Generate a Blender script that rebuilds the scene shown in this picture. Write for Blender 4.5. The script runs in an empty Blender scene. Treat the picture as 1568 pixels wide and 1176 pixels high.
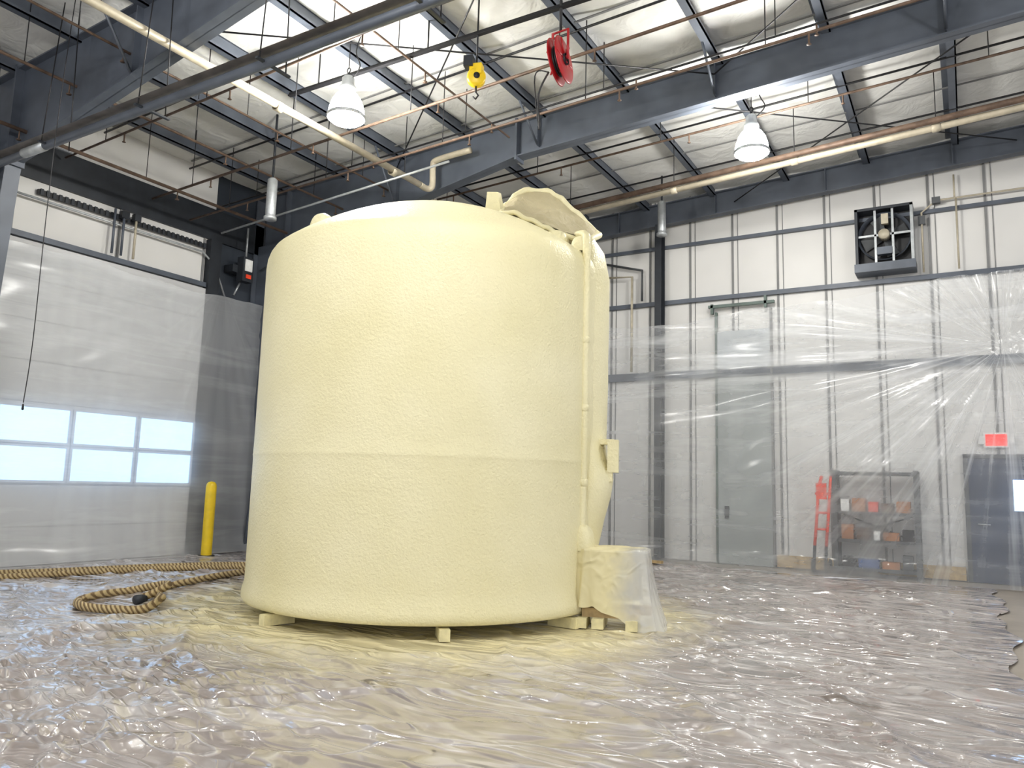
import bpy, math, random
import numpy as np
from mathutils import Vector, Matrix, noise as mnoise
random.seed(4); rng=np.random.RandomState(7)
scene=bpy.context.scene
scene.view_settings.view_transform='Standard'
scene.view_settings.look='None'
scene.view_settings.exposure=0.62

# ------------------------------------------------------------ camera
yaw,pitch,roll=math.radians(30.7),math.radians(7.5),math.radians(1.6)
H=1.45
Fw=Vector((-math.sin(yaw)*math.cos(pitch),math.cos(yaw)*math.cos(pitch),math.sin(pitch)))
R0=Vector((math.cos(yaw),math.sin(yaw),0));U0=R0.cross(Fw)
U=U0*math.cos(roll)-R0*math.sin(roll);R=R0*math.cos(roll)+U0*math.sin(roll)
cam=bpy.data.objects.new('camera',bpy.data.cameras.new('camera'));scene.collection.objects.link(cam)
cam.data.lens=27.02;cam.data.sensor_width=36
M=Matrix((R,U,-Fw)).transposed().to_4x4();M.translation=(0,0,H);cam.matrix_world=M
scene.camera=cam

# ------------------------------------------------------------ materials
class NT:
    def __init__(s,name):
        s.m=bpy.data.materials.new(name); s.m.use_nodes=True
        s.t=s.m.node_tree; s.t.nodes.clear()
        s.out=s.n('ShaderNodeOutputMaterial')
        s._co=None
    def n(s,typ,props={},**inp):
        nd=s.t.nodes.new(typ)
        for k,v in props.items(): setattr(nd,k,v)
        for k,v in inp.items():
            key=k.replace('_',' ')
            if key.startswith('i') and key[1:].isdigit(): key=int(key[1:])
            s.set(nd,key,v)
        return nd
    def set(s,nd,key,v):
        sock=nd.inputs[key]
        if isinstance(v,bpy.types.NodeSocket): s.t.links.new(v,sock)
        else: sock.default_value=v
    def co(s):
        if not s._co: s._co=s.n('ShaderNodeTexCoord').outputs['Object']
        return s._co
    def mapping(s,scale=(1,1,1),rot=(0,0,0),vec=None):
        return s.n('ShaderNodeMapping',Vector=vec or s.co(),Scale=scale,Rotation=rot).outputs[0]
    def noise(s,scale,detail=4,rough=.55,vec=None,dist=0,typ='FBM'):
        nd=s.n('ShaderNodeTexNoise',{'noise_type':typ},Vector=vec or s.co(),Scale=scale,Detail=detail,Roughness=rough,Distortion=dist)
        return nd.outputs[0]
    def crease(s,scale,rot,stretch,width=.03,dist=.8,detail=2,off=0.):
        v=s.n('ShaderNodeMapping',Vector=s.co(),Scale=(1,stretch,1),Rotation=(0,0,rot),Location=(off,off*2,off)).outputs[0]
        n=s.noise(scale,detail,.5,vec=v,dist=dist)
        a=s.math('ABSOLUTE',s.math('SUBTRACT',n,.5))
        r=s.n('ShaderNodeMapRange',{'interpolation_type':'SMOOTHSTEP'},Value=a,i1=0.,i2=width,i3=1.,i4=0.).outputs[0]
        return r
    def ramp(s,fac,stops):
        nd=s.n('ShaderNodeValToRGB',Fac=fac)
        e=nd.color_ramp.elements
        while len(e)<len(stops): e.new(.5)
        for i,(p,c) in enumerate(stops):
            e[i].position=p; e[i].color=c if len(c)==4 else (*c,1)
        return nd.outputs[0]
    def mix(s,fac,a,b):
        nd=s.n('ShaderNodeMix',{'data_type':'RGBA'})
        s.set(nd,0,fac); s.set(nd,6,a if isinstance(a,bpy.types.NodeSocket) else (*a,1)); s.set(nd,7,b if isinstance(b,bpy.types.NodeSocket) else (*b,1))
        return nd.outputs[2]
    def math(s,op,a,b=0.0,clamp=False):
        nd=s.n('ShaderNodeMath',{'operation':op,'use_clamp':clamp}); s.set(nd,0,a); s.set(nd,1,b); return nd.outputs[0]
    def bump(s,h,strength=.5,dist=.02,normal=None):
        nd=s.n('ShaderNodeBump',Height=h,Strength=strength,Distance=dist)
        if normal: s.set(nd,'Normal',normal)
        return nd.outputs[0]
    def pbr(s,col,rough=.5,metal=0.,normal=None,**k):
        nd=s.n('ShaderNodeBsdfPrincipled')
        s.set(nd,'Base Color',col if isinstance(col,bpy.types.NodeSocket) else (*col,1))
        s.set(nd,'Roughness',rough); s.set(nd,'Metallic',metal)
        if normal: s.set(nd,'Normal',normal)
        for kk,v in k.items(): s.set(nd,kk.replace('_',' '),v)
        return nd
    def done(s,sh):
        s.t.links.new(sh.outputs[0] if not isinstance(sh,bpy.types.NodeSocket) else sh,s.out.inputs[0]); return s.m

def simple(name,col,rough=.5,metal=0.,var=.12,scale=6.,bump=.0):
    t=NT(name); nz=t.noise(scale,2,.6)
    dark=tuple(c*(1-var) for c in col); lite=tuple(min(1,c*(1+var)) for c in col)
    c=t.ramp(nz,[(.3,dark),(.7,lite)])
    nrm=t.bump(t.noise(scale*6,3),bump,.01) if bump else None
    return t.done(t.pbr(c,rough,metal,nrm))
def emis(name,col,st):
    t=NT(name); e=t.n('ShaderNodeEmission',Color=(*col,1),Strength=st); return t.done(e)

m_steel=simple('painted_steel_blue_grey',(.088,.102,.128),.45,.1,.2,2)
m_steel_d=simple('dark_steel',(.022,.026,.033),.5,.2,.2,3)
m_black=simple('black_iron',(.012,.012,.014),.5,.2,.2,5)
m_pipe=simple('beige_painted_pipe',(.46,.41,.31),.45,.1,.12,8)
m_heat=simple('grey_brown_steel_tube',(.16,.145,.135),.5,.3,.35,3)
m_rust=simple('rusty_brown_pipe',(.13,.085,.06),.6,.3,.35,7)
m_galv=simple('galvanised_metal',(.40,.42,.43),.4,.5,.15,10)
m_white=simple('white_wall_panel',(.69,.68,.66),.5,.0,.05,.8)
m_seam=simple('wall_seam_grey',(.20,.20,.20),.6,.0,.1,3)
m_wood=simple('lumber',(.50,.36,.18),.7,.0,.25,9,.3)
m_cblock=simple('oversprayed_lumber',(.72,.65,.38),.8,.0,.15,9,.3)
m_yellow=simple('safety_yellow_paint',(.80,.55,.012),.4,.0,.08,6)
m_red=simple('red_enamel',(.36,.008,.012),.35,.0,.15,6)
m_orange=simple('orange_red_plastic',(.80,.06,.02),.4,.0,.15,6)
m_door=simple('overhead_door_panel_paint',(.54,.54,.54),.5,.0,.05,.7)
m_darkwall=simple('dark_navy_panel',(.03,.038,.052),.6,.0,.2,1.2)
m_grey=simple('grey_door_paint',(.34,.365,.36),.5,.0,.1,1.0)
m_greyl=simple('light_grey_door_paint',(.50,.53,.55),.5,.0,.06,1.0)
m_ddoor=simple('dark_door_paint',(.02,.035,.075),.35,.0,.2,1.5)
m_rack=simple('grey_rack_steel',(.09,.095,.10),.5,.3,.15,4)
m_card=simple('cardboard',(.40,.17,.07),.8,.0,.2,8)
m_blue=simple('blue_plastic_bin',(.03,.08,.25),.4,.0,.2,8)
m_grn=simple('grey_green_steel',(.10,.135,.12),.5,.1,.2,4)
m_plate=simple('white_label',(.8,.8,.78),.5)
m_win=emis('daylight_glass',(.42,.66,1.0),1.5)
m_win2=emis('door_lite_glass',(.36,.60,1.0),2.8)
m_lamp=emis('lamp_diffuser',(1,.98,.93),140.0)
m_exit=emis('exit_sign_red',(1,.05,.04),1.0)

t=NT('tan_braided_hose')
w=t.n('ShaderNodeTexWave',{'bands_direction':'DIAGONAL'},Vector=t.co(),Scale=9.0,Distortion=2.0)
c=t.ramp(w.outputs[1],[(.25,(.16,.10,.04)),(.6,(.48,.37,.19))])
m_hose=t.done(t.pbr(c,.75,0,t.bump(w.outputs[1],.6,.02)))

# tank foam (orange-peel spray texture)
t=NT('cream_spray_foam')
big=t.noise(.9,2,.5)
c=t.ramp(big,[(.3,(.75,.685,.41)),(.7,(.83,.77,.51))])
sc=t.noise(36,2,.6,dist=.3); md=t.noise(7,2,.5)
h=t.math('ADD',t.math('MULTIPLY',sc,.8),t.math('MULTIPLY',md,.6))
n1=t.bump(h,.52,.022)
m_foam=t.done(t.pbr(c,.42,0,n1))
t=NT('shaded_tan_foam_membrane')
c=t.ramp(t.noise(3,3),[(.3,(.42,.36,.21)),(.7,(.55,.48,.30))])  # foam colour darkened to paint in the shade on the hood face
m_foamtan_shaded=t.done(t.pbr(c,.6,0,t.bump(t.noise(9,3),.8,.04)))

# roof insulation
t=NT('white_roof_insulation')
c=t.ramp(t.noise(1.3,3,.6),[(.3,(.66,.66,.63)),(.7,(.78,.78,.76))])
m_ins=t.done(t.pbr(c,.4,0,t.bump(t.noise(2.6,3,.6,dist=.6),.5,.08)))

# concrete
t=NT('concrete_slab')
c=t.ramp(t.noise(1.1,5,.65),[(.3,(.27,.235,.19)),(.7,(.38,.335,.28))])
m_conc=t.done(t.pbr(c,.5))

# floor plastic
TC=(-5.59,7.53); TR=2.03
t=NT('clear_plastic_over_concrete')
geo=t.n('ShaderNodeSeparateXYZ',Vector=t.co())
X,Y=geo.outputs[0],geo.outputs[1]
def dist2(cx,cy,ky=1.):
    a=t.math('SUBTRACT',X,cx); b_=t.math('SUBTRACT',Y,cy)
    return t.math('SQRT',t.math('ADD',t.math('MULTIPLY',a,a),t.math('MULTIPLY',t.math('MULTIPLY',b_,b_),ky)))
base=t.ramp(t.noise(.55,4,.65,dist=.5),[(.28,(.26,.22,.205)),(.5,(.33,.285,.265)),(.72,(.40,.36,.335))])
c1=t.crease(.55,.75,3.2,.020,.9,1)
c2=t.crease(.5,-.35,3.8,.018,.8,1,5.)
c3=t.crease(1.4,.2,2.6,.028,1.0,1,9.)
c4=t.crease(2.6,1.0,1.6,.045,1.4,1,21.)
hazem=t.noise(1.0,3,.6,vec=t.mapping((1,2.8,1),(0,0,.6)),dist=.6)
base=t.mix(t.ramp(hazem,[(.50,(0,0,0)),(.66,(.55,.55,.55))]),base,(.64,.61,.60))
crease_glints=t.math('ADD',c1,c2,True)
base=t.mix(t.math('MULTIPLY',crease_glints,.35),base,(.80,.78,.77))  # pale highlights along the creases, painted into the sheet colour
d=t.math('ADD',dist2(*TC),t.math('MULTIPLY',t.math('SUBTRACT',t.noise(1.6,5,.65,dist=.8),.5),1.9))
ov=t.n('ShaderNodeMapRange',{'interpolation_type':'SMOOTHSTEP'},Value=d,i1=2.2,i2=3.7,i3=1.0,i4=0.0).outputs[0]
base=t.mix(t.math('MULTIPLY',ov,.95),base,(.74,.66,.40))
sd=t.math('ADD',dist2(-.75,6.05,3.),t.math('MULTIPLY',t.math('SUBTRACT',t.noise(5,3,.6),.5),.5))
st=t.n('ShaderNodeMapRange',{'interpolation_type':'SMOOTHSTEP'},Value=sd,i1=.12,i2=.24,i3=.75,i4=0.0).outputs[0]
base=t.mix(st,base,(.11,.08,.055))
wm=t.n('ShaderNodeMapRange',Value=t.noise(.35,1),i1=.45,i2=.65,i3=.0,i4=.8).outputs[0]
bunch=t.n('ShaderNodeMapRange',{'interpolation_type':'SMOOTHSTEP'},Value=t.math('ADD',dist2(-5.4,3.2),t.math('MULTIPLY',t.noise(.8,2),1.2)),i1=1.4,i2=2.9,i3=1.0,i4=0.).outputs[0]
wm=t.math('ADD',wm,bunch)
fold=t.noise(1.1,1,.5,vec=t.mapping((1,2.4,1),(0,0,.65)),dist=1.6)
hh=t.math('ADD',t.math('ADD',t.math('MULTIPLY',c1,.26),t.math('MULTIPLY',c2,.24)),t.math('MULTIPLY',t.math('ADD',t.math('MULTIPLY',c3,.18),t.math('MULTIPLY',c4,.10)),wm))
hh=t.math('ADD',hh,t.math('MULTIPLY',fold,3.0))
nb=t.bump(hh,.85,.07)
inv=t.math('SUBTRACT',1.0,t.math('MULTIPLY',ov,.7))
m_sheet=t.done(t.pbr(base,.35,0,nb,Coat_Weight=inv,Coat_Roughness=.035,Coat_IOR=2.1,Coat_Normal=nb))

# hanging plastic: clear film with crease glints painted in as whiter streaks, radiating from the pinned points
def curtain_mat(name,axis,anchors,alpha,sag_glint_w,band=None):
    t=NT(name)
    g=t.n('ShaderNodeSeparateXYZ',Vector=t.co()); A=g.outputs[axis]; Z=g.outputs[2]
    tot=None
    for (a0,z0,sc,wt) in anchors:
        da=t.math('SUBTRACT',A,a0); dz=t.math('SUBTRACT',Z,z0)
        ang=t.math('ARCTAN2',dz,t.math('MULTIPLY',da,-1.))
        rad=t.math('SQRT',t.math('ADD',t.math('MULTIPLY',da,da),t.math('MULTIPLY',dz,dz)))
        v=t.n('ShaderNodeCombineXYZ',X=t.math('MULTIPLY',ang,sc),Y=t.math('MULTIPLY',rad,.16),Z=a0).outputs[0]
        nz=t.noise(1.0,3,.7,vec=v,dist=.1)
        s=t.ramp(nz,[(.48,(0,0,0)),(.57,(.22,.22,.22)),(.70,(1,1,1))])
        fall=t.n('ShaderNodeMapRange',{'interpolation_type':'SMOOTHSTEP'},Value=rad,i1=0.5,i2=6.5,i3=wt,i4=wt*.1).outputs[0]
        s=t.math('MULTIPLY',s,fall)
        tot=s if tot is None else t.math('ADD',tot,s)
    vv=t.n('ShaderNodeCombineXYZ',X=t.math('MULTIPLY',A,.28),Y=t.math('MULTIPLY',Z,2.6)).outputs[0]
    sag_glint=t.ramp(t.noise(1.3,4,.6,vec=vv,dist=.4),[(.48,(0,0,0)),(.68,(1,1,1))])  # level highlight streaks, put in as whiter film
    if band:
        bm=t.n('ShaderNodeMapRange',{'interpolation_type':'SMOOTHSTEP'},Value=t.math('ABSOLUTE',t.math('SUBTRACT',Z,band[0])),i1=0.,i2=band[1],i3=1.,i4=.3).outputs[0]
        sag_glint=t.math('MULTIPLY',sag_glint,bm)
    tot=t.math('ADD',tot,t.math('MULTIPLY',sag_glint,sag_glint_w))
    vert=t.noise(1.0,2,.5,vec=t.n('ShaderNodeCombineXYZ',X=t.math('MULTIPLY',A,1.6),Y=t.math('MULTIPLY',Z,.18)).outputs[0])
    tot=t.math('ADD',tot,t.math('MULTIPLY',t.ramp(vert,[(.45,(0,0,0)),(.7,(1,1,1))]),.14))
    tr=t.n('ShaderNodeBsdfTransparent',Color=(.98,.985,.99,1))
    pb=t.pbr((.90,.92,.94),.16,0,None,Specular_IOR_Level=1.0)
    tl=t.n('ShaderNodeBsdfTranslucent',Color=(.93,.95,.98,1))
    body=t.n('ShaderNodeMixShader',i0=.4,i1=pb.outputs[0],i2=tl.outputs[0])
    fac=t.math('ADD',alpha,t.math('MULTIPLY',tot,.75),clamp=True)
    mx=t.n('ShaderNodeMixShader',i0=fac,i1=tr.outputs[0],i2=body.outputs[0])
    return t.done(mx)
m_curL=curtain_mat('plastic_curtain_film',1,[(9.8,5.2,8,.06)],.34,.14)
m_curB=curtain_mat('plastic_curtain_film_glints',0,[(.6,4.0,14,.6)],.20,.60,(4.1,1.5))

# drape over valve
t=NT('oversprayed_plastic_bag')
g=t.n('ShaderNodeSeparateXYZ',Vector=t.co())
f=t.math('ADD',g.outputs[0],t.math('MULTIPLY',t.math('SUBTRACT',t.noise(4,3),.5),.35))
f=t.n('ShaderNodeMapRange',Value=f,i1=-3.22,i2=-2.98,i3=0.,i4=1.).outputs[0]
nb=t.bump(t.noise(6,3,.6,dist=1.2,typ='RIDGED_MULTIFRACTAL'),.6,.04)
pc=t.pbr((.70,.63,.38),.5,0,nb); pt=t.pbr((.84,.84,.81),.2,0,nb)
tr=t.n('ShaderNodeBsdfTransparent'); mm=t.n('ShaderNodeMixShader',i0=.5,i1=tr.outputs[0],i2=pt.outputs[0])
m_bag=t.done(t.n('ShaderNodeMixShader',i0=f,i1=pc.outputs[0],i2=mm.outputs[0]))

# ------------------------------------------------------------ builder
class B:
    def __init__(s,name): s.name=name;s.v=[];s.f=[];s.mi=[];s.sm=[];s.mats=[]
    def _m(s,m):
        if m not in s.mats: s.mats.append(m)
        return s.mats.index(m)
    def add(s,vs,fs,m,smooth=False):
        o=len(s.v); s.v+= [tuple(v) for v in vs]; k=s._m(m)
        for f in fs: s.f.append(tuple(i+o for i in f)); s.mi.append(k); s.sm.append(smooth)
    def hexa(s,p,m): s.add(p,[(0,3,2,1),(4,5,6,7),(0,1,5,4),(1,2,6,5),(2,3,7,6),(3,0,4,7)],m)
    def box(s,c,sz,m,rz=0.):
        x,y,z=[d/2 for d in sz]; P=[]
        for dz in(-z,z):
            for dx,dy in((-x,-y),(x,-y),(x,y),(-x,y)):
                P.append((c[0]+dx*math.cos(rz)-dy*math.sin(rz),c[1]+dx*math.sin(rz)+dy*math.cos(rz),c[2]+dz))
        s.hexa(P,m)
    def bb(s,a,b,m): s.box([(a[i]+b[i])/2 for i in range(3)],[abs(b[i]-a[i]) for i in range(3)],m)
    def tube(s,pts,r,m,n=10,closed=False):
        pts=[Vector(p) for p in pts]; N=len(pts); rr=r if isinstance(r,(list,tuple)) else [r]*N
        vs=[];fs=[];prev=None
        for i,p in enumerate(pts):
            if closed: tdir=(pts[(i+1)%N]-pts[i-1]).normalized()
            else: tdir=(pts[min(i+1,N-1)]-pts[max(i-1,0)]).normalized()
            if prev is None:
                a=Vector((0,0,1)) if abs(tdir.z)<.9 else Vector((1,0,0)); u=tdir.cross(a).normalized()
            else: u=(prev-tdir*prev.dot(tdir)).normalized()
            prev=u; w=tdir.cross(u)
            for k in range(n):
                an=2*math.pi*k/n; vs.append(p+(u*math.cos(an)+w*math.sin(an))*rr[i])
        for i in range(N if closed else N-1):
            j=(i+1)%N
            for k in range(n): fs.append((i*n+k,i*n+(k+1)%n,j*n+(k+1)%n,j*n+k))
        if not closed: fs.append(tuple(range(n))[::-1]); fs.append(tuple((N-1)*n+k for k in range(n)))
        s.add(vs,fs,m,True)
    def lathe(s,c,prof,m,n=48,axis=(0,0,1),smooth=True):
        ax=Vector(axis).normalized(); a=Vector((1,0,0)) if abs(ax.x)<.9 else Vector((0,1,0)); u=ax.cross(a).normalized(); w=ax.cross(u)
        c=Vector(c);vs=[];fs=[]
        for r,z in prof:
            for k in range(n):
                an=2*math.pi*k/n; vs.append(c+ax*z+(u*math.cos(an)+w*math.sin(an))*r)
        for i in range(len(prof)-1):
            for k in range(n): fs.append((i*n+k,i*n+(k+1)%n,(i+1)*n+(k+1)%n,(i+1)*n+k))
        s.add(vs,fs,m,smooth)
    def grid(s,fn,nu,nv,m,smooth=True):
        vs=[fn(i/nu,j/nv) for j in range(nv+1) for i in range(nu+1)]
        fs=[(j*(nu+1)+i,j*(nu+1)+i+1,(j+1)*(nu+1)+i+1,(j+1)*(nu+1)+i) for j in range(nv) for i in range(nu)]
        s.add(vs,fs,m,smooth)
    def done(s):
        me=bpy.data.meshes.new(s.name); me.from_pydata(s.v,[],s.f)
        for m in s.mats: me.materials.append(m)
        me.polygons.foreach_set('material_index',s.mi); me.polygons.foreach_set('use_smooth',s.sm); me.update()
        o=bpy.data.objects.new(s.name,me); scene.collection.objects.link(o); return o
def bezier(pts,n=10,closed=False):
    out=[];P=[Vector(p) for p in pts];N=len(P)
    for i in range(N if closed else N-1):
        g=lambda k:(P[k%N] if closed else P[max(0,min(N-1,k))])
        p0,p1,p2,p3=g(i-1),g(i),g(i+1),g(i+2)
        for k in range(n):
            t=k/n; out.append(.5*((2*p1)+(-p0+p2)*t+(2*p0-5*p1+4*p2-p3)*t*t+(-p0+3*p1-3*p2+p3)*t**3))
    if not closed: out.append(P[-1])
    return out
def polysample(P,u):
    P=[Vector(p) for p in P]; s=u*(len(P)-1); i=min(int(s),len(P)-2); return P[i].lerp(P[i+1],s-i)

XL,YB=-12.8,16.0
deck=lambda x:8.2+.05*x
fbot=lambda x:7.42+.05*x
ftop=lambda x:7.97+.05*x

# ------------------------------------------------------------ room shell
b=B('floor'); b.bb((XL-.2,-6,-.15),(9,YB+.2,-.012),m_conc); b.done()

b=B('wall_left')
b.bb((XL-.2,-6,0),(XL,9.72,7.6),m_white)
b.bb((XL-.2,9.72,0),(XL,YB,7.6),m_darkwall)
b.bb((XL,-6,6.12),(XL+.06,YB,6.75),m_steel_d)
b.bb((XL,-6,5.13),(XL+.10,9.7,5.22),m_steel)
for y in (-1.2,.6,2.4,4.2,5.98,7.75,9.5): b.bb((XL,y-.02,5.2),(XL+.03,y+.02,6.12),m_seam)
b.bb((XL,9.55,0),(XL+.16,9.8,6.1),m_steel_d)
b.done()

b=B('wall_back')
b.bb((XL-.2,YB,0),(9,YB+.2,deck(9)-.1),m_white)
x=-12.4
while x<8.5:
    b.bb((x-.02,YB-.03,0),(x+.02,YB,7.9),m_seam); b.bb((x+.10,YB-.015,0),(x+.115,YB,7.9),m_seam); x+=.92
for z,h,m in ((6.78,.07,m_steel),(5.52,.09,m_steel),(3.9,.17,m_steel)):
    b.bb((XL,YB-.10,z-h/2),(9,YB-.02,z+h/2),m)
b.done()
b=B('trim_1'); b.bb((-3.3,YB-.07,0.01),(-.1,YB-.02,.24),m_wood); b.done()

b=B('ceiling')
def deckfn(u,v):
    x=XL+u*(9-XL); y=-6+v*(YB+6)
    ph=((x+15)%1.5)/1.5
    return (x,y,deck(x)-.05*math.sin(math.pi*ph)+.012*math.sin(y*4.2))
b.grid(deckfn,120,70,m_ins)
b.bb((XL-.2,-6,8.9),(9,YB+.2,8.95),m_ins)
b.done()

b=B('roof_purlins')
x=-12.0
while x<8.8:
    zt=deck(x)-.02
    b.bb((x-.014,-6,zt-.24),(x+.014,YB-.02,zt),m_steel)
    b.bb((x-.014,-6,zt-.255),(x+.11,YB-.02,zt-.235),m_steel)
    b.bb((x+.09,-6,zt-.255),(x+.11,YB-.02,zt-.20),m_steel)
    b.bb((x-.10,-6,zt-.01),(x+.014,YB-.02,zt+.01),m_steel)
    x+=1.5
y=-5.4
while y<15.8:
    z0,z1=deck(XL)-.07,deck(9)-.07
    b.hexa([(XL+.1,y-.018,z0),(9,y-.018,z1),(9,y+.018,z1),(XL+.1,y+.018,z0),
            (XL+.1,y-.018,z0+.015),(9,y-.018,z1+.015),(9,y+.018,z1+.015),(XL+.1,y+.018,z0+.015)],m_seam); y+=1.6
for y in (2.0,3.7,7.2,8.9,12.4,14.2):
    b.tube([(XL+.2,y,deck(XL)-.27),(8.9,y,deck(9)-.27)],.018,m_black,6)
b.done()

def ibeam(b,y,pts,fw=.1):
    for (x0,b0,t0),(x1,b1,t1) in zip(pts[:-1],pts[1:]):
        def sl(y0,y1,za0,za1,zb0,zb1):
            b.hexa([(x0,y0,za0),(x1,y0,za1),(x1,y1,za1),(x0,y1,za0),(x0,y0,zb0),(x1,y0,zb1),(x1,y1,zb1),(x0,y1,zb0)],m_steel)
        sl(y-.008,y+.008,b0,b1,t0,t1)
        sl(y-fw,y+fw,b0,b1,b0+.022,b1+.022)
        sl(y-fw,y+fw,t0-.022,t1-.022,t0,t1)
def frame(y):
    b=B('portal_frame')
    ibeam(b,y,[(XL+.25,5.75,ftop(XL+.25)),(-11.9,5.95,ftop(-11.9)),(-6.4,7.0,ftop(-6.4)),(8.9,fbot(8.9),ftop(8.9))],.11)
    for x,zb in ((-6.4,7.0),(-11.85,5.95),(1.6,fbot(1.6))):
        b.bb((x-.02,y-.13,zb-.06),(x+.02,y+.13,ftop(x)+.03),m_steel)
    xs=-9.0
    while xs<8.6:
        zb=fbot(xs) if xs>-6.4 else 5.95+(xs+11.9)*1.05/5.5
        for sgn in (-1,1):
            b.tube([(xs,y+sgn*.09,zb+.02),(xs,y+sgn*.75,deck(xs)-.24)],.02,m_steel,6)
        b.bb((xs-.006,y-.1,zb),(xs+.006,y+.1,ftop(xs)),m_steel)
        xs+=3.0
    z0,z1=0,6.3
    b.hexa([(XL+.06,y-.01,z0),(XL+.36,y-.01,z0),(XL+.36,y+.01,z0),(XL+.06,y+.01,z0),(XL+.06,y-.01,z1),(XL+.95,y-.01,z1),(XL+.95,y+.01,z1),(XL+.06,y+.01,z1)],m_steel)
    b.hexa([(XL+.34,y-.11,z0),(XL+.37,y-.11,z0),(XL+.37,y+.11,z0),(XL+.34,y+.11,z0),(XL+.93,y-.11,z1),(XL+.96,y-.11,z1),(XL+.96,y+.11,z1),(XL+.93,y+.11,z1)],m_steel)
    b.bb((XL+.03,y-.11,0),(XL+.06,y+.11,7.3),m_steel)
    b.done()
frame(10.8); frame(5.5)
b=B('endwall_rafter')
ibeam(b,15.75,[(XL+.1,6.85,deck(XL)-.2),(9,7.97,deck(9)-.2)],.1)
for x in (-9.4,-5.65,2.2,5.8):
    w_=.07
    b.bb((x-w_,15.62,0),(x+w_,15.64,fbot(x)+.1),m_steel_d); b.bb((x-w_,15.86,0),(x+w_,15.88,fbot(x)+.1),m_steel_d)
    b.bb((x-.01,15.63,0),(x+.01,15.87,fbot(x)+.1),m_steel_d)
x=-11.
while x<8: b.bb((x-.008,15.66,6.85+(x-XL)*.0514),(x+.008,15.84,deck(x)-.2),m_steel); x+=2.2
b.done()

# ------------------------------------------------------------ pipes
b=B('sprinkler_main_pipe')
b.tube([(-8.1,-5,6.55),(-8.05,10.2,6.62)],.055,m_pipe,14)
for y in (1,4,7,9.5): b.lathe((-8.07,y,6.595),[(.06,-.05),(.075,-.05),(.075,.05),(.06,.05)],m_pipe,16,(0,1,0)); b.tube([(-8.07,y+.3,6.6),(-8.07,y+.3,deck(-8)-.1)],.008,m_black,6)
b.tube(bezier([(-8.05,10.2,6.62),(-8.05,10.42,6.62),(-8.0,10.5,6.7),(-8.0,10.5,7.05),(-7.9,10.5,7.16),(-7.2,10.5,7.2)],6),.055,m_pipe,14)
b.done()
b=B('gas_supply_pipe')
b.tube([(-7.6,13,6.66),(9,13,7.72)],.055,m_pipe,14)
x=-6.5
while x<8.5:
    z=6.66+(x+7.6)*.0639
    b.tube([(x,13,z),(x,13,deck(x)-.1)],.008,m_black,6); b.lathe((x,13,z),[(.056,-.06),(.07,-.05),(.07,.05),(.056,.06)],m_pipe,14,(1,0,.064)); x+=2.1
b.tube([(-7.6,12.86,6.72),(9,12.86,7.78)],.05,m_rust,10)
b.done()
b=B('radiant_tube_heater')
z0=5.66;yh=5.02
b.tube([(-12.3,yh,z0-.05),(5,yh,z0+.1)],.05,m_steel,14)
b.hexa([(-12.3,yh-.12,z0+.03),(5,yh-.12,z0+.18),(5,yh+.12,z0+.18),(-12.3,yh+.12,z0+.03),(-12.3,yh-.06,z0+.07),(5,yh-.06,z0+.22),(5,yh+.06,z0+.22),(-12.3,yh+.06,z0+.07)],m_heat)
b.tube([(-12.3,yh+.25,z0+.12),(5,yh+.25,z0+.27)],.026,m_heat,10)
for x in (-12,-10,-8,-6,-4,-2,0,2,4):
    zz=z0+.05+(x-XL)*.0084
    b.bb((x-.02,yh-.14,zz-.12),(x+.02,yh+.30,zz-.1),m_steel_d)
    b.tube([(x,yh-.1,zz-.1),(x,yh,deck(x)-.1)],.008,m_black,6); b.tube([(x,yh+.25,zz-.1),(x,yh+.2,deck(x)-.1)],.008,m_black,6)
b.tube([(-10.6,yh,z0-.03),(-10.1,yh,z0-.03)],.062,m_galv,14)
b.done()
b=B('sprinkler_branch_pipes')
for x,z,r,y1 in ((-10.4,6.75,.022,15),(-11.6,6.35,.03,10.5),(-9.2,6.9,.018,15),(-6.3,7.15,.016,10.3)):
    b.tube([(x,-5,z),(x,y1,z)],r,m_rust,8)
    y=-3.
    while y<y1-.5:
        b.tube([(x,y,z),(x,y,deck(x)-.1)],.007,m_black,6)
        b.tube([(x,y+.6,z),(x,y+.6,z-.14)],.012,m_rust,6); b.lathe((x,y+.6,z-.16),[(.001,0),(.035,0),(.035,.012),(.001,.012)],m_rust,10); y+=2.6
for y,z,r in ((6.6,6.85,.018),(8.2,6.7,.022),(9.6,7.0,.016),(3.9,6.9,.016),(12.0,7.2,.02),(9.0,6.55,.02)):
    b.tube([(XL+.2,y,z-.25),(8.8,y,z+.8)],r,m_rust if r>.017 else m_black,8)
    x=-11.5
    while x<8: b.tube([(x,y,z-.25+(x+12.6)*.049),(x,y,deck(x)-.1)],.008,m_black,6); b.lathe((x+.5,y,z-.4+(x+13.1)*.049),[(.001,0),(.03,0),(.012,.02),(.012,.14)],m_rust,8); x+=2.4
b.done()
b=B('electrical_conduit')
b.tube([(XL+.5,9.5,6.15),(-7,9.6,6.6)],.02,m_galv,8)
b.tube([(XL+.12,4,5.8),(XL+.12,9.4,5.8),(XL+.12,9.7,5.6),(XL+.12,10.0,5.0)],.02,m_galv,8)
b.tube([(-11.4,10.9,6.3),(-8.2,10.9,6.6)],.03,m_pipe,8)
b.done()
b=B('roof_brace_cable')
for p,q in (((-9,5.6,7.3),(-3,10.7,7.6)),((-3,5.6,7.6),(-9,10.7,7.3)),((-3,5.6,7.6),(3,10.7,7.9)),((3,5.6,7.8),(-3,10.7,7.6)),((-4,10.9,7.5),(1,15.7,7.8)),((1,10.9,7.8),(-4,15.7,7.5))):
    b.tube([p,q],.012,m_black,6)
b.done()
b=B('hanging_pull_cord')
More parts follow.
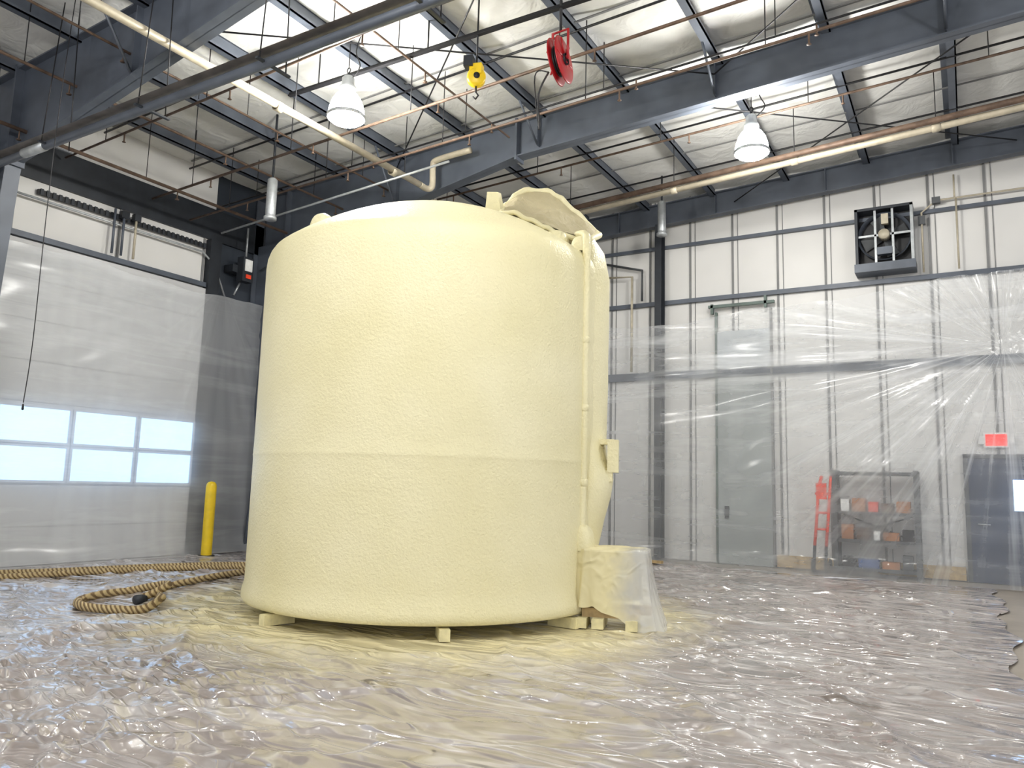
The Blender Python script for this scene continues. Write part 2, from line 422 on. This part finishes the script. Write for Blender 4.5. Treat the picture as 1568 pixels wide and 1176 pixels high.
b.tube(bezier([(-9.3,4.8,7.65),(-9.42,4.8,6.0),(-9.45,4.8,4.5),(-9.44,4.8,3.0),(-9.5,4.8,2.25)],8),.006,m_black,6)
b.lathe((-9.5,4.8,2.2),[(.001,-.04),(.014,-.03),(.010,.03),(.001,.04)],m_black,10)
b.done()

def flue(c,h,r):
    b=B('flue_vent_pipe')
    b.lathe(c,[(.001,-h/2),(r*1.25,-h/2),(r*1.25,-h/2+.05),(r*.9,-h/2+.08),(r,-h/2+.1),(r,h/2),(r*.5,h/2+.04),(.001,h/2+.04)],m_galv,24)
    b.tube([(c[0],c[1],c[2]+h/2),(c[0],c[1],deck(c[0])-.03)],.02,m_steel_d,10)
    b.done()
flue((-9.96,8.63,6.12),.7,.085); flue((-5.2,14.6,6.95),.7,.085)

# ------------------------------------------------------------ high-bay lamps
def lamp(x,y,z):
    b=B('high_bay_lamp')
    c=(x,y,z)
    b.lathe(c,[(.001,-.20),(.10,-.215),(.20,-.20),(.245,-.15),(.25,-.12),(.235,-.02),(.20,.09),(.15,.17),(.10,.21)],m_lamp,24)
    b.lathe(c,[(.252,-.16),(.262,-.15),(.262,-.12),(.252,-.11)],m_galv,40)
    b.lathe(c,[(.10,.205),(.11,.21),(.11,.30),(.085,.33),(.085,.42),(.06,.45),(.001,.45)],m_galv,28)
    b.tube([(x,y,z+.45),(x,y,z+.5)],.02,m_black,8)
    b.tube(bezier([(x,y,z+.5),(x+.03,y,z+.54),(x,y,z+.58),(x-.03,y,z+.54),(x,y,z+.5)],5),.008,m_black,6)
    b.tube([(x,y,z+.58),(x,y,deck(x)-.15)],.007,m_black,6)
    b.tube(bezier([(x+.06,y,z+.4),(x+.2,y,z+.55),(x+.12,y,z+.8),(x+.25,y,deck(x)-.2)],8),.009,m_black,6)
    b.done()
for p in ((-7.1,7.33,6.5),(-2.6,11.26,6.66),(-2.4,3.2,6.7),(-7.1,0,6.5),(3.2,7.33,6.9)): lamp(*p)  # first two hang in view; the rest are unseen, added to light the room

# ------------------------------------------------------------ hose reel & hoist
b=B('hose_reel')
c=Vector((-4.0,7.65,6.5)); ax=Vector((.97,.08,.1)).normalized()
for s in (-.05,.05):
    cc=c+ax*s
    b.lathe(cc,[(.06,-.006),(.27,-.006),(.285,0),(.27,.012),(.06,.012)],m_red,40,ax)
    for k in range(6):
        an=k*math.pi/3; w=ax.cross(Vector((0,0,1))); d=w*math.cos(an)+Vector((0,0,1))*math.sin(an)
        b.tube([cc+ax*(.012 if s>0 else -.012)+d*.06,cc+ax*(.012 if s>0 else -.012)+d*.25],.012,m_red,6)
b.lathe(c,[(.07,-.09),(.07,.09)],m_steel_d,20,ax)
for k,s in enumerate((-.03,0,.03)): b.lathe(c+ax*s,[(.15,-.015),(.175,-.012),(.182,0),(.175,.012),(.15,.015)],m_black,32,ax)
b.tube([c-ax*.10,c-ax*.10+Vector((0,0,.38)),c+ax*.10+Vector((0,0,.38)),c+ax*.10],.018,m_red,8)
b.tube([c+Vector((0,0,.38)),c+Vector((0,0,1.25))],.02,m_black,8)
b.tube(bezier([c+Vector((-.15,0,-.1)),c+Vector((-.28,0,-.35)),c+Vector((-.26,0,-.75)),c+Vector((-.27,0,-.8))],6),.012,m_black,8)
b.tube(bezier([c+Vector((-.15,0,-.1)),c+Vector((-.34,0,-.1)),c+Vector((-.27,0,-.8))],6),.008,m_black,8)
b.done()
b=B('hoist_trolley')
c=Vector((-5.2,7.65,6.6))
b.lathe(c,[(.001,-.06),(.10,-.06),(.12,-.04),(.12,.04),(.10,.06),(.001,.06)],m_yellow,28,(.6,-.8,0))
b.box(c+Vector((0,0,.10)),(.16,.12,.14),m_yellow,.3); b.box(c+Vector((-.08,-.05,.2)),(.12,.14,.14),m_steel_d,.3)
b.lathe(c,[(.001,-.075),(.04,-.075),(.04,.075),(.001,.075)],m_black,16,(.6,-.8,0))
b.tube([c+Vector((0,0,-.1)),c+Vector((0,0,-.2)),c+Vector((.04,0,-.25)),c+Vector((0,0,-.29)),c+Vector((-.04,0,-.25))],.012,m_black,6)
b.tube([c+Vector((0,0,.2)),c+Vector((0,0,1.1))],.012,m_black,6)
b.done()
b=B('hoist_rail'); b.bb((-8.6,7.62,7.18),(5,7.68,7.20),m_black); b.bb((-8.6,7.64,7.20),(5,7.66,7.24),m_black)
for x in (-8,-6,-4,-2,0,2,4): b.tube([(x,7.65,7.22),(x,7.65,deck(x)-.1)],.012,m_black,6)
b.done()

# ------------------------------------------------------------ overhead door, left
b=B('door_1')
y0,y1=4.85,9.55; xx=XL+.05
secs=[0,.6,1.25,1.88,2.55,3.2,3.85,4.5,5.1]
for a,c in zip(secs[:-1],secs[1:]): b.bb((xx,y0,a+.003),(xx+.05,y1,c-.003),m_door)
b.bb((xx,y0,0),(xx+.03,y1,5.1),m_seam)
pw=(y1-y0)/4
for r in ((1.32,1.84),(1.93,2.46)):
    for k in range(4):
        a=y0+k*pw+.05; c=a+pw-.10
        b.bb((xx+.05,a,r[0]),(xx+.06,c,r[1]),m_win)
        for (p,q) in (((a-.04,r[0]-.04),(c+.04,r[0])),((a-.04,r[1]),(c+.04,r[1]+.04)),((a-.04,r[0]),(a,r[1])),((c,r[0]),(c+.04,r[1]))):
            b.bb((xx+.05,p[0],p[1]),(xx+.08,q[0],q[1]),m_door)
b.done()
b=B('door_operator_chain_rail')
b.bb((XL+.03,6.3,5.9),(XL+.09,9.5,5.98),m_black)
y=6.32
while y<9.5: b.bb((XL+.09,y,5.89),(XL+.11,y+.05,5.99),m_steel_d); y+=.1
b.done()
b=B('wall_conduit_drop')
for y in (7.55,7.72,7.95): b.tube([(XL+.17,y,6.05),(XL+.17,y,5.25)],.022,m_steel if y<7.9 else m_pipe,8)
b.box((XL+.17,7.72,5.98),(.1,.14,.12),m_steel_d); b.box((XL+.17,7.95,6.0),(.1,.12,.12),m_steel_d)
b.done()
b=B('electrical_disconnect_box')
b.box((XL+.35,10.25,5.62),(.18,.26,.5),m_steel_d); b.box((XL+.45,10.25,5.7),(.02,.17,.24),m_plate); b.box((XL+.46,10.25,5.47),(.02,.12,.08),m_orange)
b.tube([(XL+.35,10.25,5.87),(XL+.35,10.25,6.5)],.02,m_galv,8); b.tube([(XL+.22,10.25,5.37),(XL+.18,10.15,5.1)],.02,m_galv,8)
b.bb((XL+.02,10.0,5.55),(XL+.28,10.5,5.7),m_steel_d)
b.done()

b=B('yellow_bollard')
b.lathe((-12.08,9.55,0.01),[(.0955,0),(.0955,1.26),(.085,1.31),(.055,1.345),(.001,1.355)],m_yellow,32)
b.lathe((-12.08,9.55,0.01),[(.15,0.0),(.15,.015),(.096,.02)],m_steel_d,32)
b.done()

# equipment stand partly hidden behind the tank
b=B('spray_equipment_stand')
cx,cy=-10.98,10.0
for dx in (-.24,.24):
    for dy in (-.2,.2): b.bb((cx+dx-.02,cy+dy-.02,.012),(cx+dx+.02,cy+dy+.02,1.45),m_steel_d)
b.bb((cx-.28,cy-.25,1.45),(cx+.28,cy+.25,1.50),m_wood); b.bb((cx-.26,cy-.22,.45),(cx+.26,cy+.22,.48),m_steel_d)
b.lathe((cx-.10,cy-.05,1.5),[(.001,0),(.13,0),(.14,.03),(.14,.38),(.11,.42),(.001,.43)],m_red,24)
b.lathe((cx+.15,cy,1.5),[(.001,0),(.1,0),(.1,.25),(.04,.3),(.001,.3)],m_black,20)
b.done()

# ------------------------------------------------------------ back wall items
b=B('exhaust_fan')
x0,x1,z0,z1=-1.68,-.68,5.72,6.90; yf=YB-.42
b.bb((x0,yf,z0),(x0+.05,YB-.02,z1),m_steel_d); b.bb((x1-.05,yf,z0),(x1,YB-.02,z1),m_galv)
b.bb((x0,yf,z1-.05),(x1,YB-.02,z1),m_steel_d); b.bb((x0,yf,z0),(x1,YB-.02,z0+.05),m_steel)
b.bb((x0-.02,yf-.05,z0-.08),(x1+.02,YB-.02,z0+.08),m_steel)
b.bb((x0+.05,YB-.08,z0+.05),(x1-.05,YB-.05,z1-.05),m_black)
cx,cz=(x0+x1)/2,(z0+z1)/2+.05
b.lathe((cx,YB-.2,cz),[(.47,-.06),(.43,0),(.43,.1)],m_steel,40,(0,1,0))
for k in range(4):
    an=k*math.pi/2+.4; d=Vector((math.cos(an),0,math.sin(an))); w=Vector((-math.sin(an),0,math.cos(an))); c0=Vector((cx,YB-.18,cz))
    b.add([c0+d*.08-w*.05+Vector((0,-.03,0)),c0+d*.4-w*.13+Vector((0,-.06,0)),c0+d*.4+w*.1+Vector((0,.04,0)),c0+d*.08+w*.05+Vector((0,.03,0))],[(0,1,2,3)],m_rack)
b.lathe((cx,YB-.3,cz),[(.001,-.12),(.09,-.12),(.10,-.1),(.10,.08),(.001,.08)],m_pipe,20,(0,1,0))
for dx in (-.15,.15): b.bb((cx+dx-.02,YB-.36,z0),(cx+dx+.02,YB-.32,z1),m_galv)
b.bb((x0,YB-.36,cz-.02),(x1,YB-.33,cz+.02),m_galv)
b.box((cx,YB-.34,cz-.32),(.26,.12,.14),m_steel); b.box((cx+.02,YB-.34,cz+.3),(.12,.1,.2),m_pipe)
b.done()
b=B('back_wall_conduit')
b.tube([(-.55,YB-.15,5.6),(-.55,YB-.15,6.75),(-.3,YB-.15,6.95),(6,YB-.15,6.95)],.018,m_pipe,8)
b.box((-.3,YB-.14,6.95),(.14,.1,.12),m_rack); b.box((-.55,YB-.14,6.6),(.12,.1,.16),m_rack)
b.tube([(0,YB-.15,6.95),(0,YB-.15,7.4)],.016,m_pipe,8); b.tube([(.02,YB-.15,5.6),(.02,YB-.15,6.95)],.018,m_pipe,8)
b.tube([(-7.0,YB-.15,6.55),(-6.1,YB-.15,6.3),(-6.1,YB-.15,5.6)],.03,m_rack,8)
b.tube([(-7.0,YB-.25,6.2),(-6.3,YB-.25,6.15),(-6.3,YB-.25,4.0)],.03,m_pipe,8)
b.done()
b=B('door_2')
b.bb((-4.44,YB-.10,0),(-3.36,YB-.04,3.8),m_grey); b.bb((-4.44,YB-.10,3.98),(-3.36,YB-.04,4.78),m_greyl)
b.bb((-4.48,YB-.12,0),(-4.44,YB-.03,5.2),m_grn); b.bb((-3.36,YB-.12,0),(-3.32,YB-.03,5.2),m_seam)
b.bb((-4.6,YB-.2,5.28),(-3.25,YB-.12,5.34),m_grn); b.bb((-4.3,YB-.14,.9),(-4.22,YB-.08,1.15),m_steel_d)
b.bb((-4.55,YB-.2,5.15),(-4.5,YB-.1,5.36),m_grn); b.bb((-3.45,YB-.2,5.2),(-3.4,YB-.1,5.45),m_grn)
b.done()
b=B('door_3')
b.bb((0,YB-.09,0),(1.25,YB-.04,2.15),m_ddoor)
b.bb((-.07,YB-.12,0),(0,YB-.02,2.22),m_rack); b.bb((1.25,YB-.12,0),(1.32,YB-.02,2.22),m_rack); b.bb((-.07,YB-.12,2.15),(1.32,YB-.02,2.22),m_rack)
b.bb((.66,YB-.11,1.25),(1.02,YB-.085,1.78),m_win2)
b.tube([(.12,YB-.13,1.0),(.12,YB-.19,1.0),(.3,YB-.19,1.0)],.015,m_galv,8)
b.done()
b=B('exit_sign')
b.bb((.26,YB-.09,2.34),(.64,YB-.03,2.60),m_plate); b.bb((.29,YB-.1,2.37),(.61,YB-.088,2.57),m_exit)
b.bb((.18,YB-.08,2.40),(.26,YB-.03,2.54),m_plate); b.bb((.64,YB-.08,2.40),(.72,YB-.03,2.54),m_plate)
b.done()
b=B('storage_rack')
x0,x1,ya,yb=-2.15,-.80,15.42,15.85
for x in (x0,x1):
    for y in (ya,yb): b.bb((x-.04,y-.03,0),(x+.04,y+.03,1.90),m_rack)
for z in (.12,.62,1.12,1.84):
    b.bb((x0,ya,z-.03),(x1,yb,z+.03),m_rack)
b.tube([(x0,yb,.62),(x1,yb,1.12)],.015,m_rack,6); b.tube([(x0,yb,1.12),(x1,yb,.62)],.015,m_rack,6)
rows=[(.15,[(m_black,.22,.18),(m_blue,.34,.15),(m_card,.28,.12),(m_rack,.16,.25)]),
      (.65,[(m_card,.2,.26),(m_rust,.24,.2),(m_plate,.1,.16),(m_card,.26,.14),(m_black,.18,.2)]),
      (1.15,[(m_plate,.14,.22),(m_card,.22,.24),(m_orange,.16,.18),(m_rust,.2,.16),(m_card,.22,.2)])]
for z,its in rows:
    x=x0+.1
    for m,w,h in its: b.bb((x,ya+.05,z),(x+w,ya+.32,z+h),m); x+=w+.05
b.done()
b=B('red_hand_truck')
for dx in (0,.2): b.tube([(-2.50+dx,15.34,.5),(-2.46+dx,15.38,1.0),(-2.42+dx,15.4,1.55),(-2.36+dx*.8,15.4,1.78)],.028,m_orange,8)
for z in (.8,1.1,1.45): b.tube([(-2.48,15.38,z),(-2.26,15.38,z)],.022,m_orange,8)
b.bb((-2.46,15.36,1.35),(-2.28,15.41,1.65),m_orange)
for dx in (0,.2): b.tube([(-2.52+dx,15.32,.05),(-2.50+dx,15.34,.5)],.028,m_steel_d,8)
b.bb((-2.54,15.18,.02),(-2.28,15.34,.05),m_steel_d)
for dx in (-.05,.25): b.lathe((-2.5+dx,15.42,.14),[(.001,-.02),(.12,-.02),(.13,0),(.12,.02),(.001,.02)],m_black,20,(1,0,0))
b.done()

# ------------------------------------------------------------ hanging plastic
def fan(a,z,a0,z0,k):
    dx,dz=a0-a,z-z0; r=math.hypot(dx,dz)+.2; an=math.atan2(dz,dx)
    return (.05*math.sin(an*k+2*math.sin(an*5))+.025*math.sin(an*k*2.7+1))*min(1,r/1.5)*math.exp(-r/7)
b=B('plastic_sheet_curtain_left')
def curL(u,v):
    y=-2+u*16.9
    top=5.02-.10*abs(math.sin(y*.9))-.02*math.sin(y*5)
    z=top*(1-v)+.015*v
    x=XL+.32+.04*math.sin(y*1.7+1.5*math.sin(z*1.1))*(.4+v)+.018*math.sin(z*4+1.3*math.sin(y*1.1))+fan(y,z,9.8,5.1,18)*.25
    if v>.9: x+=.18*((v-.9)/.1)**2
    return (x,y,z)
b.grid(curL,300,90,m_curL); b.done()
b=B('plastic_sheet_curtain')
def curB(u,v):
    x=-12.25+u*14.4
    top=4.92+.45*max(0,min(1,(x+5)/6))-.09*abs(math.sin(x*.85))-.015*math.sin(x*6)
    z=top*(1-v)+.015*v
    y=15.12+.055*math.sin(x*2.4+1.2*math.sin(z*1.3))*(.3+v)+.02*math.sin(z*6+1.5*math.sin(x*.9))+fan(x,z,.6,4.0,26)*.65
    if v>.92: y-=.35*((v-.92)/.08)**2
    return (x,y,z)
b.grid(curB,420,110,m_curB); b.done()

# ------------------------------------------------------------ floor sheet with folds
nx,ny=440,600
xs=np.linspace(-12.45,.32,nx);ys=np.linspace(-2.5,14.95,ny)
GX,GY=np.meshgrid(xs,ys)
Z=np.zeros_like(GX)
def ridge(cx,cy,an,L,w,hgt,k):
    global Z
    dx=GX-cx;dy=GY-cy; s=dx*math.cos(an)+dy*math.sin(an); q=-dx*math.sin(an)+dy*math.cos(an)+.12*np.sin(s*1.7+k)
    Z=Z+hgt*np.exp(-(q/w)**2)*np.exp(-(s/L)**4)
for k in range(240):
    ridge(rng.uniform(-12,0),rng.uniform(-1,15),rng.choice([.9,-.6,.2,2.4])+rng.normal(0,.35),rng.uniform(.6,3.0),rng.uniform(.03,.06),rng.uniform(.010,.030),k)
for k in range(80):
    ridge(-5.2+rng.normal(0,.9),3.1+rng.normal(0,.7),rng.choice([.9,2.3,.3])+rng.normal(0,.3),rng.uniform(.2,.9),rng.uniform(.035,.06),rng.uniform(.015,.04),k)
Z+=.004*(np.sin(GX*3.3+np.sin(GY*2))+np.sin(GY*4.1+2*np.sin(GX*1.3)))+.008
rad=np.hypot(GX-TC[0],GY-TC[1]); Z*=np.clip((rad-1.8)/.8,.25,1)
Z=np.clip(Z,.001,.07)
GXe=GX.copy(); e=.06*np.sin(ys*2.1)+.04*np.sin(ys*5.3)
GXe+=e[:,None]*np.clip((GX+.8)/1.1,0,1)
verts=np.stack([GXe,GY,Z],-1).reshape(-1,3)
idx=np.arange(nx*ny).reshape(ny,nx)
faces=np.stack([idx[:-1,:-1],idx[:-1,1:],idx[1:,1:],idx[1:,:-1]],-1).reshape(-1,4)
b=B('plastic_floor_sheeting'); b.add(verts.tolist(),faces.tolist(),m_sheet,True); b.done()

# ------------------------------------------------------------ the tank
b=B('storage_tank')
C=(TC[0],TC[1],0)
def dome(r): return 4.10+.70*(1-(r/1.93)**2)
prof=[(.001,.145),(1.7,.145),(1.96,.125),(2.035,.14),(2.06,.18),(2.055,.25),(TR,.35)]
z=.34
while z<1.66: z+=.12; prof.append((TR,z))
prof+=[(TR+.003,1.70),(TR+.006,1.715),(TR+.003,1.73)]
z=1.75
while z<3.75: z+=.12; prof.append((TR,z))
prof+=[(TR,3.86),(TR-.008,3.94),(TR-.03,4.01),(TR-.06,4.06),(TR-.10,4.095)]
for k in range(1,15): r=1.93*(1-k/14.5); prof.append((r,dome(r)))
prof.append((.001,dome(0)))
b.lathe(C,prof,m_foam,160)
def lump(c,sx,sy,sz,m,n=14):
    c=Vector(c)
    def fn(u,v):
        th=v*math.pi*.62; ph=u*2*math.pi; se=lambda q:math.copysign(abs(q)**.65,q)
        return (c.x+sx*se(math.sin(th))*se(math.cos(ph)),c.y+sy*se(math.sin(th))*se(math.sin(ph)),c.z+sz*math.cos(th))
    b.grid(fn,n*2,n,m)
lump((-6.1,6.02,4.2),.14,.10,.20,m_foam)
lump((-6.0,7.4,4.72),.35,.35,.14,m_foam)
b.hexa([(-4.90,7.45,4.35),(-4.60,7.50,4.3),(-4.58,7.60,4.3),(-4.88,7.56,4.35),(-4.88,7.5,4.97),(-4.74,7.52,4.95),(-4.73,7.58,4.95),(-4.87,7.56,4.97)],m_foam)
TOPE=[(-4.74,7.70,4.82),(-4.66,7.86,5.02),(-4.50,8.02,5.08),(-4.34,8.12,5.08),(-4.14,8.24,4.90),(-3.92,8.36,4.68),(-3.80,8.40,4.54)]
BOTE=[(-4.66,7.50,4.66),(-4.52,7.50,4.64),(-4.36,7.52,4.56),(-4.18,7.56,4.46),(-4.02,7.60,4.38),(-3.84,7.70,4.30),(-3.70,7.86,4.28)]
def hood(off):
    def fn(u,v):
        p=polysample(TOPE,u).lerp(polysample(BOTE,u),v)
        w=math.sin(math.pi*v)*math.sin(math.pi*min(1,u*1.05))
        n=mnoise.noise(p*4.0)*.07+mnoise.noise(p*9.)*.025
        return (p.x,p.y,p.z+off-.05*w+n*(.35+.65*w))
    return fn
b.grid(hood(.03),36,22,m_foamtan_shaded); b.grid(hood(-.03),36,22,m_foamtan_shaded)
wob=lambda P,a:[Vector(p)+Vector((0,0,a*mnoise.noise(Vector(p)*7))) for p in bezier(P,5)]
b.tube(wob(TOPE,.05),.04,m_foam,10); b.tube(wob(BOTE,.04),.03,m_foam,10)
b.tube([TOPE[-1],(-3.76,8.1,4.40),BOTE[-1]],.045,m_foam,10); b.tube([TOPE[0],BOTE[0]],.04,m_foam,10)
b.add([(-4.5,7.72,4.30),(-3.88,7.7,4.05),(-3.85,8.2,4.05),(-4.2,8.3,4.35),(-4.5,7.72,4.55),(-3.90,7.8,4.22),(-3.86,8.3,4.36),(-4.25,8.2,4.80)],
      [(0,3,2,1),(4,5,6,7),(0,1,5,4),(1,2,6,5),(2,3,7,6),(3,0,4,7)],m_foam)
lump((-4.0,7.62,4.22),.16,.12,.16,m_foam)
# side pipe
px,py=-3.56,7.54
b.tube(bezier([(-3.80,7.80,4.36),(-3.62,7.62,4.28),(px,py,4.1),(px,py,3.2),(px,py,2.0),(px-.01,py,1.2),(px-.01,py,.75)],8),.046,m_foam,14)
for z in (3.05,2.3,1.5): b.lathe((px,py,z),[(.042,-.04),(.053,-.03),(.053,.03),(.042,.04)],m_foam,16)
lump((-3.66,7.60,4.12),.10,.1,.14,m_foam)
col=[(4.40,-3.80,8.05,.08,.16),(4.2,-3.74,8.05,.14,.28),(3.9,-3.71,8.05,.15,.34),(3.3,-3.69,8.02,.135,.34),(2.7,-3.69,8.02,.14,.34),(2.1,-3.69,8.0,.135,.32),(1.95,-3.68,7.98,.15,.3),(1.75,-3.66,7.95,.17,.3),(1.55,-3.61,7.92,.21,.28),(1.35,-3.62,7.9,.19,.28),(1.1,-3.66,7.9,.15,.26),(.85,-3.68,7.88,.13,.24),(.6,-3.70,7.85,.12,.2)]
vs=[];n=20
for z,x,y,rx,ry in col:
    for k in range(n):
        an=2*math.pi*k/n; vs.append((x+rx*math.cos(an)+.01*math.sin(5*z+k),y+ry*math.sin(an),z))
fs=[(i*n+k,i*n+(k+1)%n,(i+1)*n+(k+1)%n,(i+1)*n+k) for i in range(len(col)-1) for k in range(n)]
b.add(vs,fs,m_foam,True)
b.box((-3.40,7.98,1.80),(.12,.22,.36),m_foam,.35); b.box((-3.46,7.96,1.58),(.12,.2,.12),m_foam,.35)
b.box((-3.50,7.99,1.96),(.2,.12,.06),m_foam,.3)
lump((-3.58,7.55,.86),.14,.12,.2,m_foam)
b.tube([(-3.8,7.75,.5),(-3.2,7.85,.5)],.13,m_foam,18)
b.lathe((-3.35,7.82,.5),[(.13,-.03),(.22,-.03),(.22,.03),(.13,.03)],m_foam,24,(1,.15,0))
b.done()

def block(x,y,rz,sz,m=m_cblock):
    b=B('wood_support_block'); b.box((x,y,sz[2]/2+.012),sz,m,rz)
    b.box((x,y,sz[2]+.014),(sz[0]*.96,sz[1]*.98,.008),m,rz); b.done()
for px_ in (( -6.02,5.62),(-4.3,6.1),(-7.3,6.6),(-3.9,7.4)):
    d=Vector((px_[0]-TC[0],px_[1]-TC[1])); d=d.normalized()*1.92
    block(TC[0]+d.x,TC[1]+d.y,math.atan2(d.y,d.x),(.34,.10,.10))
b=B('timber_cribbing')
b.box((-3.38,7.62,.07),(.12,.42,.10),m_cblock,.3); b.box((-3.05,7.72,.07),(.12,.42,.10),m_cblock,.3)
b.box((-3.25,7.62,.165),(.6,.10,.09),m_wood,.3); b.box((-3.25,7.95,.165),(.6,.10,.09),m_wood,.3); b.box((-3.52,7.52,.07),(.1,.3,.1),m_cblock,.3)
b.done()

b=B('plastic_draped_valve_cover')
def bag(u,v):
    an=u*2*math.pi; se=lambda q:math.copysign(abs(q)**.5,q)
    cx,cy=-3.30,7.78; rx,ry=.39,.30
    ca,sa=se(math.cos(an)),se(math.sin(an)); rot=.3
    if v<.25:
        k=v/.25; z=.83-.02*k*k+.012*math.sin(an*5)*k; sc=k
    else:
        k=(v-.25)/.75; right=max(0,math.cos(an-.0))
        zb=.24-.225*max(0,min(1,(math.cos(an+.25)-.05)*2.2)); z=.81+(zb-.81)*k+.02*math.sin(an*7)*k
        sc=1+.04*k+.38*k*k*right**2+.05*k*math.sin(an*9+2*k)+.03*k*math.sin(an*17)
    x=ca*rx*sc; y=sa*ry*sc
    return (cx+x*math.cos(rot)-y*math.sin(rot),cy+x*math.sin(rot)+y*math.cos(rot),z)
b.grid(bag,140,40,m_bag); b.done()

# ------------------------------------------------------------ hoses
b=B('spray_hose')
r=.045
loop=[(-9.4,8.2,r),(-9.25,7.5,r),(-9.05,7.0,r),(-8.75,6.3,r),(-8.35,5.95,r),(-8.0,5.75,r*1.5),(-7.72,5.55,r*2),(-7.5,5.2,r),(-7.7,5.0,r),(-8.1,4.92,r),(-8.5,5.1,r),(-8.75,5.5,r),(-8.8,5.9,r),(-8.55,6.15,r*2.6),(-8.25,6.0,r*3),(-8.1,5.55,r)]
b.tube(bezier([(p[0],p[1],p[2]+.012) for p in loop],10),r,m_hose,12)
b.lathe((-8.1,5.55,r+.015),[(.001,-.08),(.05,-.08),(.055,.04),(.001,.05)],m_steel_d,14,(.2,-1,0))
b.done()
b=B('spray_hose')
b.tube(bezier([(-11.9,2.6,r),(-11.6,4.2,r),(-11.15,5.6,r),(-10.95,6.6,r),(-10.65,7.5,r),(-10.2,8.3,r),(-9.5,9.0,r),(-8.7,9.5,r)],10),r,m_hose,12)
b.tube(bezier([(-12.0,3.6,r),(-11.75,5.4,r),(-11.35,6.4,r),(-10.85,7.9,r),(-10.2,8.9,r),(-9.2,9.4,r),(-8.6,9.6,r)],10),r,m_hose,12)
b.done()
b=B('lumber_on_floor'); b.box((-5.6,14.45,.07),(1.0,.09,.05),m_wood,-.1); b.done()

# ------------------------------------------------------------ world
w=bpy.data.worlds.new('world');scene.world=w;w.use_nodes=True
bg=w.node_tree.nodes['Background']; bg.inputs[0].default_value=(.94,.96,1.0,1); bg.inputs[1].default_value=.82
